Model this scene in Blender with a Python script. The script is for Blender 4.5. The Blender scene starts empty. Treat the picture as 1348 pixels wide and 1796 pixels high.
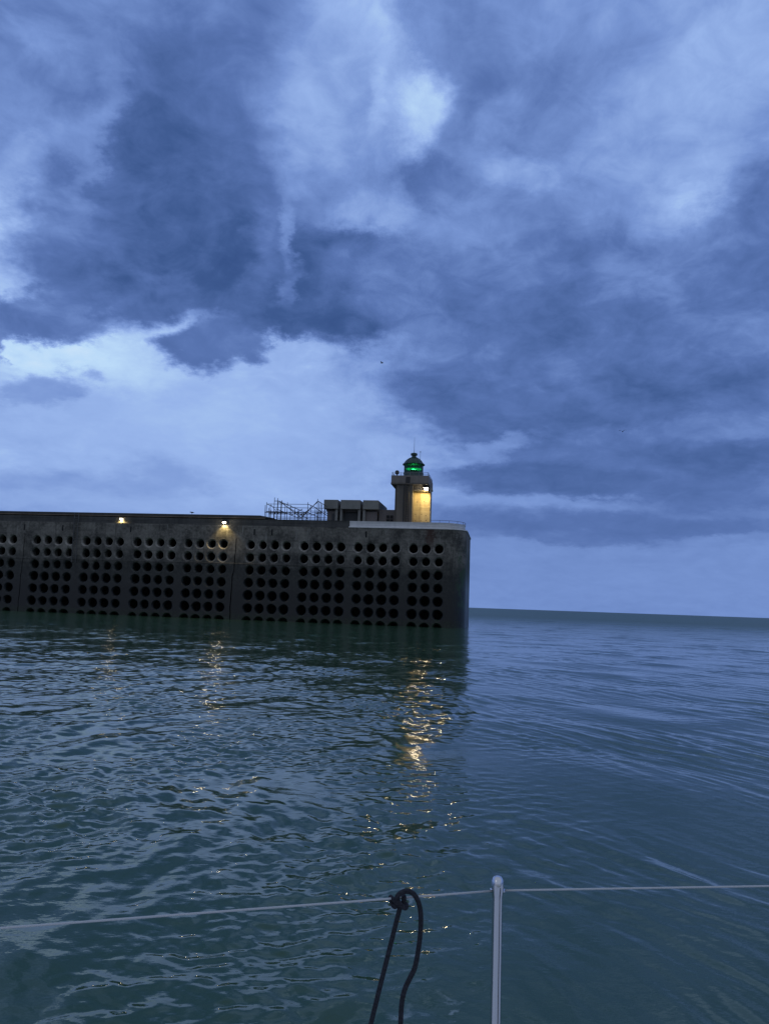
import bpy, bmesh, math, random
import numpy as np
from mathutils import Vector, Matrix
random.seed(7)
S = bpy.context.scene
COL = S.collection
PI = math.pi

# ------------------------------------------------------------------ helpers
class MB:
    """collects shapes in local coordinates, links them as ONE mesh object"""
    def __init__(s): s.v, s.f, s.mi, s.cur = [], [], [], 0
    def add(s, vs, fs):
        b = len(s.v); s.v += [tuple(v) for v in vs]
        s.f += [tuple(b + i for i in f) for f in fs]; s.mi += [s.cur] * len(fs)
    def box(s, x0, x1, y0, y1, z0, z1, bev=0.0):
        if bev <= 0:
            vs = [(x, y, z) for z in (z0, z1) for y in (y0, y1) for x in (x0, x1)]
            s.add(vs, [(0, 2, 3, 1), (4, 5, 7, 6), (0, 1, 5, 4), (2, 6, 7, 3), (0, 4, 6, 2), (1, 3, 7, 5)])
        else:
            bm = bmesh.new(); bmesh.ops.create_cube(bm, size=1)
            for v in bm.verts:
                v.co = Vector(((x0 + x1) / 2 + v.co.x * (x1 - x0), (y0 + y1) / 2 + v.co.y * (y1 - y0), (z0 + z1) / 2 + v.co.z * (z1 - z0)))
            bmesh.ops.bevel(bm, geom=bm.edges[:], offset=bev, segments=2, affect='EDGES', profile=0.5)
            bm.verts.index_update()
            s.add([v.co[:] for v in bm.verts], [[v.index for v in f.verts] for f in bm.faces]); bm.free()
    def tube(s, pts, r, n=8, caps=True):
        pts = [Vector(p) for p in pts]; m = len(pts)
        rs = r if isinstance(r, (list, tuple)) else [r] * m
        up = None; rings = []
        for i, p in enumerate(pts):
            t = (pts[min(i + 1, m - 1)] - pts[max(i - 1, 0)]).normalized()
            if up is None:
                a = Vector((0, 0, 1)) if abs(t.z) < 0.9 else Vector((1, 0, 0)); up = (a - t * a.dot(t)).normalized()
            else: up = (up - t * up.dot(t)).normalized()
            w = t.cross(up)
            rings.append([p + (up * math.cos(2 * PI * k / n) + w * math.sin(2 * PI * k / n)) * rs[i] for k in range(n)])
        vs = [v for R_ in rings for v in R_]
        fs = [(i * n + k, i * n + (k + 1) % n, (i + 1) * n + (k + 1) % n, (i + 1) * n + k) for i in range(m - 1) for k in range(n)]
        if caps: fs += [tuple(range(n))[::-1], tuple((m - 1) * n + k for k in range(n))]
        s.add(vs, fs)
    def lathe(s, prof, c=(0, 0, 0), n=32):
        vs = [(c[0] + r * math.cos(2 * PI * k / n), c[1] + r * math.sin(2 * PI * k / n), c[2] + z) for r, z in prof for k in range(n)]
        m = len(prof)
        fs = [(i * n + k, i * n + (k + 1) % n, (i + 1) * n + (k + 1) % n, (i + 1) * n + k) for i in range(m - 1) for k in range(n)]
        fs += [tuple(range(n))[::-1], tuple((m - 1) * n + k for k in range(n))]
        s.add(vs, fs)
    def strip(s, path, prof, closed=False):
        """sweep profile [(outward offset, z)] (closed loop) along a plan path [(x,y)]"""
        P = [Vector((p[0], p[1])) for p in path]; m = len(P); q = len(prof); vs = []
        for i, p in enumerate(P):
            t = (P[min(i + 1, m - 1)] - P[max(i - 1, 0)]).normalized(); nrm = Vector((t.y, -t.x))
            for o, z in prof: vs.append((p.x + nrm.x * o, p.y + nrm.y * o, z))
        fs = [(i * q + k, (i + 1) * q + k, (i + 1) * q + (k + 1) % q, i * q + (k + 1) % q) for i in range(m - 1) for k in range(q)]
        fs += [tuple(range(q)), tuple((m - 1) * q + k for k in range(q))[::-1]]
        s.add(vs, fs)
    def build(s, name, mat, parent=None, smooth=False, off=(0, 0, 0), recalc=True):
        me = bpy.data.meshes.new(name)
        me.from_pydata([(v[0] - off[0], v[1] - off[1], v[2] - off[2]) for v in s.v], [], s.f)
        mats = mat if isinstance(mat, (list, tuple)) else [mat]
        for m_ in mats: me.materials.append(m_)
        me.polygons.foreach_set('material_index', s.mi)
        if recalc:
            bm = bmesh.new(); bm.from_mesh(me); bmesh.ops.recalc_face_normals(bm, faces=bm.faces[:]); bm.to_mesh(me); bm.free()
        if smooth: me.polygons.foreach_set('use_smooth', [True] * len(me.polygons))
        me.update()
        o = bpy.data.objects.new(name, me); COL.objects.link(o)
        if parent is not None: o.parent = parent
        return o

def tag(o, label=None, cat=None, group=None, kind=None):
    for k, v in (('label', label), ('category', cat), ('group', group), ('kind', kind)):
        if v: o[k] = v
    return o

# the breakwater frame: u along the wall (to the right), t back from its face, z up
YAW = -0.15311978
O_ = Vector((0, 85.4432, 0)); U_ = Vector((math.cos(YAW), math.sin(YAW), 0)); N_ = Vector((-math.sin(YAW), math.cos(YAW), 0))
def W(u, t, z): return O_ + U_ * u + N_ * t + Vector((0, 0, z))
class Thing:
    def __init__(s, name, label, cat, base, group=None):
        e = bpy.data.objects.new(name, None); e.empty_display_size = 0.3; COL.objects.link(e)
        e.location = W(*base); e.rotation_euler = (0, 0, YAW); tag(e, label, cat, group); s.e, s.base = e, base
    def part(s, name, mb, mat, smooth=False, parent=None, label=None):
        o = mb.build(name, mat, parent or s.e, smooth, off=s.base)
        if label: o['label'] = label
        return o
def bx(*a, bev=0.0):
    m = MB(); m.box(*a, bev=bev); return m

# ------------------------------------------------------------------ materials
class NT:
    def __init__(s, nt): s.t = nt; s.n = nt.nodes; s.l = nt.links
    def new(s, ty, **k):
        n = s.n.new(ty)
        for a, b in k.items(): setattr(n, a, b)
        return n
    def link(s, a, b): s.l.new(a, b)
    def val(s, sock, x):
        if hasattr(x, 'bl_idname') or isinstance(x, bpy.types.NodeSocket): s.link(x, sock)
        else: sock.default_value = x
    def math(s, op, a, b=None, c=None, clamp=False):
        n = s.new('ShaderNodeMath', operation=op, use_clamp=clamp)
        for i, x in enumerate((a, b, c)):
            if x is not None: s.val(n.inputs[i], x)
        return n.outputs[0]
    def vmath(s, op, a, b=None, c=None):
        n = s.new('ShaderNodeVectorMath', operation=op)
        for i, x in enumerate((a, b, c)):
            if x is not None: s.val(n.inputs[i], x)
        return n.outputs['Value'] if op in ('LENGTH', 'DOT_PRODUCT') else n.outputs[0]
    def noise(s, vec, scale=1, detail=5, rough=0.5, col=False, lac=2.0, dist=0.0, dim='3D'):
        n = s.new('ShaderNodeTexNoise'); n.noise_dimensions = dim
        if vec is not None: s.link(vec, n.inputs['Vector'])
        n.inputs['Scale'].default_value = scale; n.inputs['Detail'].default_value = detail
        n.inputs['Roughness'].default_value = rough; n.inputs['Lacunarity'].default_value = lac; n.inputs['Distortion'].default_value = dist
        return n.outputs['Color' if col else 'Fac']
    def smooth(s, x, a, b, lo=0.0, hi=1.0):
        n = s.new('ShaderNodeMapRange', interpolation_type='SMOOTHSTEP')
        s.val(n.inputs[0], x)
        for i, v in enumerate((a, b, lo, hi)): s.val(n.inputs[1 + i], v)
        return n.outputs[0]
    def mixf(s, f, a, b):
        n = s.new('ShaderNodeMix', data_type='FLOAT'); s.val(n.inputs[0], f); s.val(n.inputs[2], a); s.val(n.inputs[3], b); return n.outputs[0]
    def mixc(s, f, a, b):
        n = s.new('ShaderNodeMix', data_type='RGBA'); s.val(n.inputs[0], f)
        for sk, x in ((n.inputs[6], a), (n.inputs[7], b)):
            s.val(sk, x if not isinstance(x, tuple) else (*x[:3], 1)); 
        return n.outputs[2]
    def pos(s): return s.new('ShaderNodeNewGeometry').outputs['Position']
    def xyz(s, v):
        n = s.new('ShaderNodeSeparateXYZ'); s.link(v, n.inputs[0]); return n.outputs
    def comb(s, x, y, z):
        n = s.new('ShaderNodeCombineXYZ')
        for i, q in enumerate((x, y, z)): s.val(n.inputs[i], q)
        return n.outputs[0]
def mat(name, rough=0.7, metal=0.0, base=(0.5, 0.5, 0.5)):
    m = bpy.data.materials.new(name); m.use_nodes = True; t = NT(m.node_tree)
    p = t.n['Principled BSDF']; p.inputs['Roughness'].default_value = rough; p.inputs['Metallic'].default_value = metal
    p.inputs['Base Color'].default_value = (*base, 1)
    return m, t, p
def bump(t, p, h, strength=0.4, dist=0.03):
    b = t.new('ShaderNodeBump'); b.inputs['Strength'].default_value = strength; b.inputs['Distance'].default_value = dist
    t.link(h, b.inputs['Height']); t.link(b.outputs[0], p.inputs['Normal'])
def wallcoords(t):
    """(u, t, z) of a surface point on the breakwater"""
    v = t.vmath('SUBTRACT', t.pos(), tuple(O_))
    return t.vmath('DOT_PRODUCT', v, tuple(U_)), t.vmath('DOT_PRODUCT', v, tuple(N_)), t.xyz(t.pos())[2]

def concrete(name, hi, lo, mottle=0.5, lines=0.0, streak=0.3, rough=0.85):
    m, t, p = mat(name, rough)
    u, b, z = wallcoords(t)
    vec = t.comb(u, b, z)
    big = t.noise(vec, 0.35, 6, 0.6)
    fine = t.noise(vec, 3.0, 6, 0.65)
    st = t.noise(t.comb(t.math('MULTIPLY', u, 2.2), b, t.math('MULTIPLY', z, 0.12)), 1.0, 5, 0.6)
    f = t.math('ADD', t.math('MULTIPLY', big, mottle), t.math('MULTIPLY', fine, 0.3))
    f = t.math('ADD', f, t.math('MULTIPLY', st, streak))
    if lines:
        ln = t.noise(t.comb(t.math('MULTIPLY', u, 0.18), b, t.math('MULTIPLY', z, 5.0)), 1.0, 3, 0.6)
        f = t.math('ADD', f, t.math('MULTIPLY', t.math('SUBTRACT', ln, 0.5), lines))
    c = t.mixc(t.smooth(f, 0.28 * (mottle + 0.3 + streak), 0.75 * (mottle + 0.3 + streak)), lo, hi)
    t.link(c, p.inputs['Base Color'])
    bump(t, p, fine, 0.5, 0.02)
    return m

def make_seawall(name='seawall_concrete', gain=1.0):
    m, t, p = mat(name, 0.8)
    u, b, z = wallcoords(t); vec = t.comb(u, b, z)
    big = t.noise(vec, 0.45, 7, 0.62); fine = t.noise(vec, 3.2, 7, 0.68)
    st = t.noise(t.comb(t.math('MULTIPLY', u, 1.7), b, t.math('MULTIPLY', z, 0.09)), 1.0, 6, 0.65)
    ln = t.noise(t.comb(t.math('MULTIPLY', u, 0.12), b, t.math('MULTIPLY', z, 4.5)), 1.0, 4, 0.65)
    dry = t.mixc(t.smooth(t.math('ADD', t.math('MULTIPLY', big, 0.6), t.math('MULTIPLY', fine, 0.4)), 0.35, 0.66), (0.034, 0.034, 0.033), (0.225, 0.215, 0.195))
    dry = t.mixc(t.smooth(ln, 0.56, 0.72, 0, 0.75), dry, (0.030, 0.033, 0.036))
    dry = t.mixc(t.smooth(ln, 0.44, 0.28, 0, 0.55), dry, (0.24, 0.235, 0.22))
    dry = t.mixc(t.smooth(st, 0.54, 0.70, 0, 0.75), dry, (0.030, 0.031, 0.030))
    # pale runs of lime under the coping
    st2 = t.noise(t.comb(t.math('MULTIPLY', u, 4.3), b, t.math('MULTIPLY', z, 0.25)), 1.0, 3, 0.5)
    dry = t.mixc(t.math('MULTIPLY', t.smooth(st2, 0.62, 0.74), t.smooth(z, 8.0, 10.4)), dry, (0.24, 0.245, 0.24))
    # rust run near the head
    ru = t.math('ADD', t.math('ABSOLUTE', t.math('SUBTRACT', u, 5.25)), t.math('MULTIPLY', t.math('SUBTRACT', fine, 0.5), 1.6))
    rust = t.math('MULTIPLY', t.smooth(ru, 0.85, 0.1), t.smooth(z, 7.9, 10.0))
    dry = t.mixc(t.math('MULTIPLY', rust, 0.85), dry, (0.045, 0.018, 0.014))
    # tidal zone: wet weed and slime below an uneven line
    wl = t.math('ADD', z, t.math('MULTIPLY', t.math('SUBTRACT', t.noise(t.comb(t.math('MULTIPLY', u, 0.5), b, t.math('MULTIPLY', z, 0.6)), 1.0, 6, 0.6), 0.5), 3.2))
    wet = t.mixc(t.smooth(fine, 0.35, 0.7), (0.008, 0.011, 0.012), (0.036, 0.039, 0.036))
    wet = t.mixc(t.smooth(st, 0.50, 0.75, 0, 0.8), wet, (0.006, 0.008, 0.009))
    c = t.mixc(t.smooth(wl, 8.2, 5.2), dry, wet)
    low = t.mixc(fine, (0.004, 0.005, 0.007), (0.013, 0.016, 0.017))
    c = t.mixc(t.smooth(wl, 5.0, 2.8), c, low)
    weed = t.mixc(t.smooth(fine, .4, .65), (0.006, 0.010, 0.007), (0.020, 0.036, 0.020))
    c = t.mixc(t.smooth(t.math('ADD', z, t.math('MULTIPLY', t.math('SUBTRACT', st, .5), 2.0)), 1.0, .3, 0, .8), c, weed)
    # green weed on the corner of the head
    g = t.math('MULTIPLY', t.smooth(u, 7.7, 8.7), t.math('MULTIPLY', t.smooth(z, 9.6, 8.2), t.smooth(z, 0.4, 3.2)))
    g = t.math('MULTIPLY', g, t.smooth(t.noise(t.comb(t.math('MULTIPLY', u, 2.0), b, t.math('MULTIPLY', z, 0.8)), 1.3, 5, 0.6), 0.44, 0.60))
    c = t.mixc(t.math('MULTIPLY', g, 0.8), c, (0.022, 0.060, 0.026))
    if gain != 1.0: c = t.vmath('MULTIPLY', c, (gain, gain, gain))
    t.link(c, p.inputs['Base Color'])
    t.link(t.smooth(wl, 7.5, 4.0, 0.85, 0.45), p.inputs['Roughness'])
    bump(t, p, t.math('ADD', fine, t.math('MULTIPLY', ln, 0.8)), 0.55, 0.04)
    return m

M = {}
M['seawall'] = make_seawall()
M['rim'] = make_seawall('lighter_hole_edge', 1.9)  # brightened copy of the wall concrete for the rims of the holes
M['parapet'] = concrete('dark_parapet_concrete', (0.10, 0.10, 0.098), (0.028, 0.030, 0.031), 0.5, 0.5, 0.3)
M['slab'] = concrete('slab_concrete', (0.075, 0.075, 0.075), (0.030, 0.031, 0.033), 0.5, 0.2, 0.3)
M['lip'] = concrete('slab_lip', (0.26, 0.20, 0.15), (0.11, 0.085, 0.065), 0.5, 0.0, 0.3)
M['pale'] = concrete('pale_painted_concrete', (0.74, 0.74, 0.76), (0.52, 0.53, 0.55), 0.4, 0.25, 0.35, 0.7)
M['tower'] = concrete('tower_concrete', (0.17, 0.155, 0.14), (0.085, 0.078, 0.072), 0.4, 0.0, 0.6)
M['tower_cap'] = concrete('gallery_concrete', (0.24, 0.215, 0.205), (0.15, 0.135, 0.13), 0.4, 0.1, 0.3)
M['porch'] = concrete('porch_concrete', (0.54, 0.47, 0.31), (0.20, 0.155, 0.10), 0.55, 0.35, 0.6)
M['fascia'] = concrete('fascia_concrete', (0.235, 0.24, 0.23), (0.16, 0.165, 0.16), 0.5, 0.15, 0.3)
M['hut'] = concrete('hut_concrete', (0.17, 0.155, 0.155), (0.095, 0.088, 0.09), 0.4, 0.0, 0.5)
M['deck'] = concrete('deck_concrete', (0.22, 0.22, 0.21), (0.12, 0.12, 0.12))
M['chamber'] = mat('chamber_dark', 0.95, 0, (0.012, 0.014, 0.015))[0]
M['dark'] = mat('dark_recess', 0.9, 0, (0.012, 0.013, 0.015))[0]
m, t, p = mat('shutter_steel', 0.6, 0, (0.035, 0.042, 0.05))
lnz = t.math('FRACT', t.math('MULTIPLY', t.xyz(t.pos())[2], 5.0)); bump(t, p, lnz, 0.4, 0.03); M['shutter'] = m
def metal(name, base, rough=0.45, metallic=1.0, var=0.25):
    m, t, p = mat(name, rough, metallic)
    n = t.noise(t.new('ShaderNodeTexCoord').outputs['Object'], 12, 5, 0.6)
    t.link(t.mixc(n, tuple(x * (1 - var) for x in base), tuple(x * (1 + var) for x in base)), p.inputs['Base Color'])
    return m
M['galv'] = metal('weathered_galvanised_tube', (0.075, 0.08, 0.095), 0.6, 0.3)
M['rust_metal'] = metal('dark_ladder_steel', (0.09, 0.095, 0.10), 0.6, 0.3)
M['green_metal'] = metal('green_lantern_paint', (0.020, 0.055, 0.045), 0.45, 0.0)
M['black_metal'] = metal('black_paint', (0.012, 0.013, 0.016), 0.5, 0.0)
M['rail'] = metal('grey_rail_paint', (0.22, 0.23, 0.25), 0.5, 0.2)
def emit(name, col, s):
    m, t, p = mat(name, 0.4, 0, col); p.inputs['Emission Color'].default_value = (*col, 1); p.inputs['Emission Strength'].default_value = s; return m
LENS = {k: emit('warm_lamp_glass', (1.0, 0.85, 0.58), v) for k, v in (('left', 30.0), ('crack', 75.0), ('tower', 120.0))}
M['beacon'] = emit('green_beacon_glass', (0.05, 1.0, 0.25), 40.0)
m, t, p = mat('lantern_glass', 0.08, 0, (0.03, 0.10, 0.08))
p.inputs['Transmission Weight'].default_value = 0.75; p.inputs['IOR'].default_value = 1.15; M['glass'] = m

# ------------------------------------------------------------------ breakwater
OFF = {0: -49.5698, 1: -42.1787, 2: -35.7623, 3: -29.274, 4: -22.960, 5: -15.432, 6: -9.1048, 7: -2.8761, 8: 3.3874}
OFF[-1] = OFF[0] - 6.36; OFF[-2] = OFF[0] - 12.72; OFF[-3] = OFF[0] - 20.1; OFF[-4] = OFF[0] - 26.46
CS, RS, Z0 = 1.4202, 1.45365, 8.5856
TOPZ, BOTZ = 10.80, -2.5
UL, UR = OFF[-4] - 3.0, 6.95
pier = Thing('breakwater', 'long dark concrete breakwater wall pierced by rows of round holes', 'breakwater', (-20, 6, 0))
face = MB()
NSEG = 24
def cell(uc, zc, r):
    hx, hz = CS / 2, RS / 2
    a = [2 * PI * (k + 0.5) / NSEG for k in range(NSEG)]
    sq = []
    for q in a:
        c, s_ = math.cos(q), math.sin(q); k = min(hx / abs(c) if c else 9, hz / abs(s_) if s_ else 9); sq.append((uc + c * k, 0, zc + s_ * k))
    # snap the nearest direction to each corner so that cells tile
    for cx in (-1, 1):
        for cz in (-1, 1):
            i = min(range(NSEG), key=lambda j: (sq[j][0] - uc - cx * hx) ** 2 + (sq[j][2] - zc - cz * hz) ** 2); sq[i] = (uc + cx * hx, 0, zc + cz * hz)
    ph = random.uniform(0, 6); dx, dz = random.uniform(-.02, .02), random.uniform(-.02, .02)
    def ring(rr, tt, am=random.uniform(.012, .05)):
        return [(uc + dx + math.cos(q) * rr * (1 + am * math.sin(3 * q + ph)), tt, zc + dz + math.sin(q) * rr * (1 + am * math.cos(2 * q + ph))) for q in a]
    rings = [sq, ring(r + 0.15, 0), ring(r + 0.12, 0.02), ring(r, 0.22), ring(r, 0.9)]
    vs = [v for R_ in rings for v in R_]
    fs = [(i * NSEG + k, (i + 1) * NSEG + k, (i + 1) * NSEG + (k + 1) % NSEG, i * NSEG + (k + 1) % NSEG) for i in range(len(rings) - 1) for k in range(NSEG)]
    face.add(vs, fs)
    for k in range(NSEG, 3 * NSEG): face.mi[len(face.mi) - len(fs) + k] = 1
def quad(u0, u1, z0, z1): face.add([(u0, 0, z0), (u1, 0, z0), (u1, 0, z1), (u0, 0, z1)], [(0, 1, 2, 3)])
zt = Z0 + RS / 2; zb = Z0 - 6.5 * RS
prev = UL
for b in range(-4, 9):
    nc = 3 if b == 8 else 4
    u0 = OFF[b] - CS / 2; u1 = u0 + nc * CS
    if b in (1, 5):       # an open joint between two caissons
        mid = {1: -43.74, 5: -17.2}[b]
        zs = [zb + (zt - zb) * i / 14 for i in range(15)]
        jl = [mid + random.uniform(-.07, .07) + (0.22 if i < 9 else 0) * (1 if b == 5 else 0.3) * -1 for i in range(15)]
        w = 0.055 if b == 5 else 0.04
        for i in range(14):
            for (p0, p1, q0, q1) in ((prev, prev, jl[i] - w, jl[i + 1] - w), (jl[i] + w, jl[i + 1] + w, u0, u0)):
                face.add([(p0, 0, zs[i]), (q0, 0, zs[i]), (q1, 0, zs[i + 1]), (p1, 0, zs[i + 1])], [(0, 1, 2, 3)])
            for sgn in (-1, 1):
                face.add([(jl[i] + sgn * w, 0, zs[i]), (jl[i] + sgn * w, 0.8, zs[i]), (jl[i + 1] + sgn * w, 0.8, zs[i + 1]), (jl[i + 1] + sgn * w, 0, zs[i + 1])], [(0, 1, 2, 3)])
    else: quad(prev, u0, zb, zt)
    for c in range(nc):
        for r in range(7): cell(OFF[b] + c * CS, Z0 - r * RS, 0.47 * random.uniform(0.95, 1.06))
    prev = u1
quad(prev, UR, zb, zt); quad(UL, UR, zt, TOPZ); quad(UL, UR, BOTZ, zb)
# rounded corner, end wall, back wall (butts onto the pierced front)
RC = 2.25; UE = UR + RC; TB = 12.6
arc = [(UR + RC * math.sin(q), RC - RC * math.cos(q)) for q in [PI / 2 * i / 12 for i in range(13)]]
arc2 = [(UE - 0.8 + 0.8 * math.cos(q), TB - 0.8 + 0.8 * math.sin(q)) for q in [PI / 2 * i / 6 for i in range(7)]]
outline = arc + arc2 + [(UL, TB)]
for (a0, b0), (a1, b1) in zip(outline, outline[1:]):
    face.add([(a0, b0, BOTZ), (a1, b1, BOTZ), (a1, b1, TOPZ), (a0, b0, TOPZ)], [(0, 1, 2, 3)])
face.add([(UL, TB, BOTZ), (UL, 0, BOTZ), (UL, 0, TOPZ), (UL, TB, TOPZ)], [(0, 1, 2, 3)])
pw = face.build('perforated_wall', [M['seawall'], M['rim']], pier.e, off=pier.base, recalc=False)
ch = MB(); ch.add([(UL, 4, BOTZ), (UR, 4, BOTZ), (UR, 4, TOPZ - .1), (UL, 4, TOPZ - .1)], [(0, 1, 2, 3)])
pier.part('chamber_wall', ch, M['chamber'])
dk = MB(); pl = [(UL, 0.02)] + [(UR, .02)] + [(a, b) for a, b in outline[:-1]] + [(UL, TB - .02)]
dk.add([(a, b, TOPZ - 0.004) for a, b in pl], [tuple(range(len(pl)))])
pier.part('deck', dk, M['deck'])
# a thin ledge where the upper lift of concrete starts, and drain slots
lg = MB(); lg.strip([(UL, 0), (UR, 0)], [(-.02, 6.36), (.05, 6.36), (.03, 6.44), (-.02, 6.46)])
pier.part('ledge', lg, M['seawall'])
for us in (-15.05, -12.95, -43.9, -30.2, -2.0, -38.9):
    pier.part('drain_slot', bx(us - .09, us + .09, -.012, .05, 9.72 + random.uniform(-.05, .05), 10.42), M['dark'])
# dark upstand with the overhanging slab, left of the head
up = bx(UL, -4.02, 0.30, 0.75, TOPZ - .004, 11.56)
pier.part('parapet', up, M['parapet'])
up = bx(UL, -13.6, 0.78, 1.6, TOPZ, 11.78)
pier.part('upper_parapet', up, M['parapet'])
sl = MB()
zs0, zs1 = 11.74, 12.06
sl.add([(UL, .45, zs0), (-13.3, .45, zs0), (-13.0, .45, zs0 + .04), (-14.6, .45, zs1), (UL, .45, zs1),
        (UL, 3.2, zs0), (-13.3, 3.2, zs0), (-13.0, 3.2, zs0 + .04), (-14.6, 3.2, zs1), (UL, 3.2, zs1)],
       [(0, 1, 2, 3, 4), (9, 8, 7, 6, 5), (0, 5, 6, 1), (1, 6, 7, 2), (2, 7, 8, 3), (3, 8, 9, 4), (4, 9, 5, 0)])
pier.part('walkway_slab', sl, M['slab'])
pier.part('slab_lip', bx(UL, -14.0, .38, .448, 11.68, 11.765), M['lip'])
pier.part('parapet_cap', bx(-13.5, -4.05, .26, .79, 11.562, 11.61), M['slab'])
# pale head: coping, upstand wall with grooves, hand rail
cp = [(-4.0, 0.0)] + outline[:-1]
cm = MB(); cm.strip(cp, [(-.35, TOPZ), (.07, TOPZ), (.09, TOPZ + .03), (.07, TOPZ + .13), (-.35, TOPZ + .15)])
pier.part('coping', cm, M['pale'])
RP = 2.75; uc_ = 6.2
pp = [(-4.0, .35)] + [(-4 + i * 1.02, .35) for i in range(1, 10)] + [(uc_ + RP * math.sin(q), .35 + RP - RP * math.cos(q)) for q in [PI * i / 24 for i in range(25)]]
wm = MB(); z = TOPZ + .152; prof = [(0, z)]
for k in range(3):
    z1 = z + .20; prof += [(0, z1 - .02), (-.035, z1 - .01), (-.035, z1 + .01), (0, z1 + .02)]; z = z1
prof += [(0, 11.52), (.04, 11.525), (.04, 11.59), (-.28, 11.59), (-.28, TOPZ + .152)]
wm.strip(pp, prof)
pier.part('pale_upstand', wm, M['pale'])
hr = MB(); hr.tube([(a, b + .12, 11.86) for a, b in pp[9:]], 0.022, 6)
for i in range(10, len(pp), 3): hr.tube([(pp[i][0], pp[i][1] + .12, 11.58), (pp[i][0], pp[i][1] + .12, 11.86)], .02, 6)
pier.part('hand_rail', hr, M['galv'])
hose = MB(); hose.tube([(-.02, -.1, 11.0), (-.02, .26, 11.3)], .04, 6)
# ladder
lx, w = -37.05, .26
ld = MB()
for s_ in (-1, 1): ld.tube([(lx + s_ * w, -.16, 6.0), (lx + s_ * w - .12, -.16, 11.9)], .045, 6)
lad = pier.part('ladder', ld, M['rust_metal'])
rg = MB()
for i in range(20):
    zz = 6.15 + i * .29; q = -.12 * (zz - 6) / 5.9
    rg.tube([(lx - w + q, -.16, zz), (lx + w + q, -.16, zz)], .022, 6)
pier.part('rungs', rg, M['rust_metal'], parent=lad)
for zz, sg in [(a, b) for a in (6.6, 8.1, 9.6) for b in (-1, 1)]:
    br = MB(); br.tube([(lx + sg * w - .06, -.16, zz), (lx + sg * w - .06, .05, zz)], .03, 6)
    pier.part('wall_bracket', br, M['rust_metal'], parent=lad)

# ------------------------------------------------------------------ lamps
def floodlight(name, label, u, t, z, group, spot_w, size, aim=(0, -0.15, -1.0), lens=(0.21, 0.13), arm=0.0, up=0.0, glass='tower'):
    T = Thing(name, label, 'floodlight', (u, t, z), group)
    a, b = lens
    h = MB(); h.box(u - a, u + a, t - .34, t - .04, z + .02, z + .22, bev=.04); h.box(u - a * 1.05, u + a * 1.05, t - .07, t - .03, z - b * 1.1, z + .2)
    hs = T.part('housing', h, M['black_metal'])
    br = MB(); br.box(u - .05, u + .05, t - .12, t + arm, z + .08, z + .16); br.box(u - .05, u + .05, t - .12, t - .04, z + .16, z + .30 + up)
    T.part('bracket', br, M['black_metal'])
    g = MB(); n = 16
    pts = [(u + a * .92 * math.cos(2 * PI * k / n), t - .22 + (-.14) * math.sin(2 * PI * k / n), z - .02) for k in range(n)]
    low = [(u + a * .7 * math.cos(2 * PI * k / n), t - .22 + (-.10) * math.sin(2 * PI * k / n), z - b) for k in range(n)]
    g.add(pts + low, [tuple(range(n)), tuple(range(n, 2 * n))[::-1]] + [(k, n + k, n + (k + 1) % n, (k + 1) % n) for k in range(n)])
    T.part('lens', g, LENS[glass], smooth=True)
    L = bpy.data.lights.new(name + '_light', 'SPOT'); L.energy = spot_w; L.color = (1.0, 0.71, 0.25); L.spot_size = math.radians(size); L.spot_blend = 0.6; L.shadow_soft_size = .12
    lo = bpy.data.objects.new('lamp_beam', L); COL.objects.link(lo); lo.parent = T.e
    lo.location = (0, -.25, -b - .04); lo.rotation_euler = Vector(aim).to_track_quat('-Z', 'Y').to_euler()
    return T
GL = 'floodlights on the breakwater and lighthouse'
floodlight('floodlight', 'lit warm floodlight under the walkway slab, left lamp on the breakwater parapet', -31.63, .45, 11.38, GL, 380, 150, (0.1, .30, -1), glass='left')
floodlight('floodlight', 'lit warm floodlight beside the wall crack, its glow running down the concrete', -18.67, -.02, 11.14, GL, 420, 110, (0.03, .20, -1), arm=.31, glass='crack')

# ------------------------------------------------------------------ lighthouse
DZ = TOPZ - .004
tw = Thing('lighthouse', 'square concrete lighthouse with green light, dark lantern dome and floodlit porch', 'lighthouse', (2.2, 7, DZ))
tw.part('shaft', (lambda m: (m.box(.62, 2.52, 4.98, 9.6, DZ, 16.62), m.box(.36, .62, 5.5, 9.6, DZ, 16.62), m)[-1])(MB()), M['tower'])
# floodlit porch wall with panel joints and tie holes
pw_ = MB()
for (a0, a1) in ((2.522, 3.26), (3.29, 4.52)):
    for (z0, z1) in ((DZ, 12.25), (12.275, 13.95), (13.975, 16.6)): pw_.box(a0, a1, 6.3, 6.6, z0, z1, bev=.008)
pw_.box(2.53, 4.50, 6.36, 8.6, DZ, 16.59)
pwo = tw.part('porch_wall', pw_, M['porch'])
for (uu, zz) in ((2.80, 13.95 - .75), (3.52, 13.2), (4.05, 13.05), (2.80, 12.42), (3.46, 12.42), (4.1, 12.5), (2.95, 14.7), (3.8, 14.75)):
    h = MB(); h.tube([(uu, 6.294, zz), (uu, 6.32, zz)], .055, 10); tw.part('tie_hole', h, M['dark'], parent=pwo)
cap = MB(); cap.box(-.06, 4.40, 4.8, 10.6, 16.62, 17.68, bev=.03); 
cp_ = tw.part('gallery', cap, M['tower_cap'])
tw.part('gallery_band', bx(-.10, 4.44, 4.76, 10.64, 16.60, 16.80, bev=.02), M['tower'], parent=cp_)
tw.part('porch_lintel', bx(2.53, 4.50, 5.5, 6.295, 15.88, 16.598), M['tower'])
rl = MB()
cs_ = [(.02, 4.9), (4.32, 4.9), (4.32, 10.5), (.02, 10.5)]
for zz in (17.86, 18.06):
    for (a, b) in zip(cs_, cs_[1:] + cs_[:1]): rl.tube([(*a, zz), (*b, zz)], .022, 6)
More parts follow.
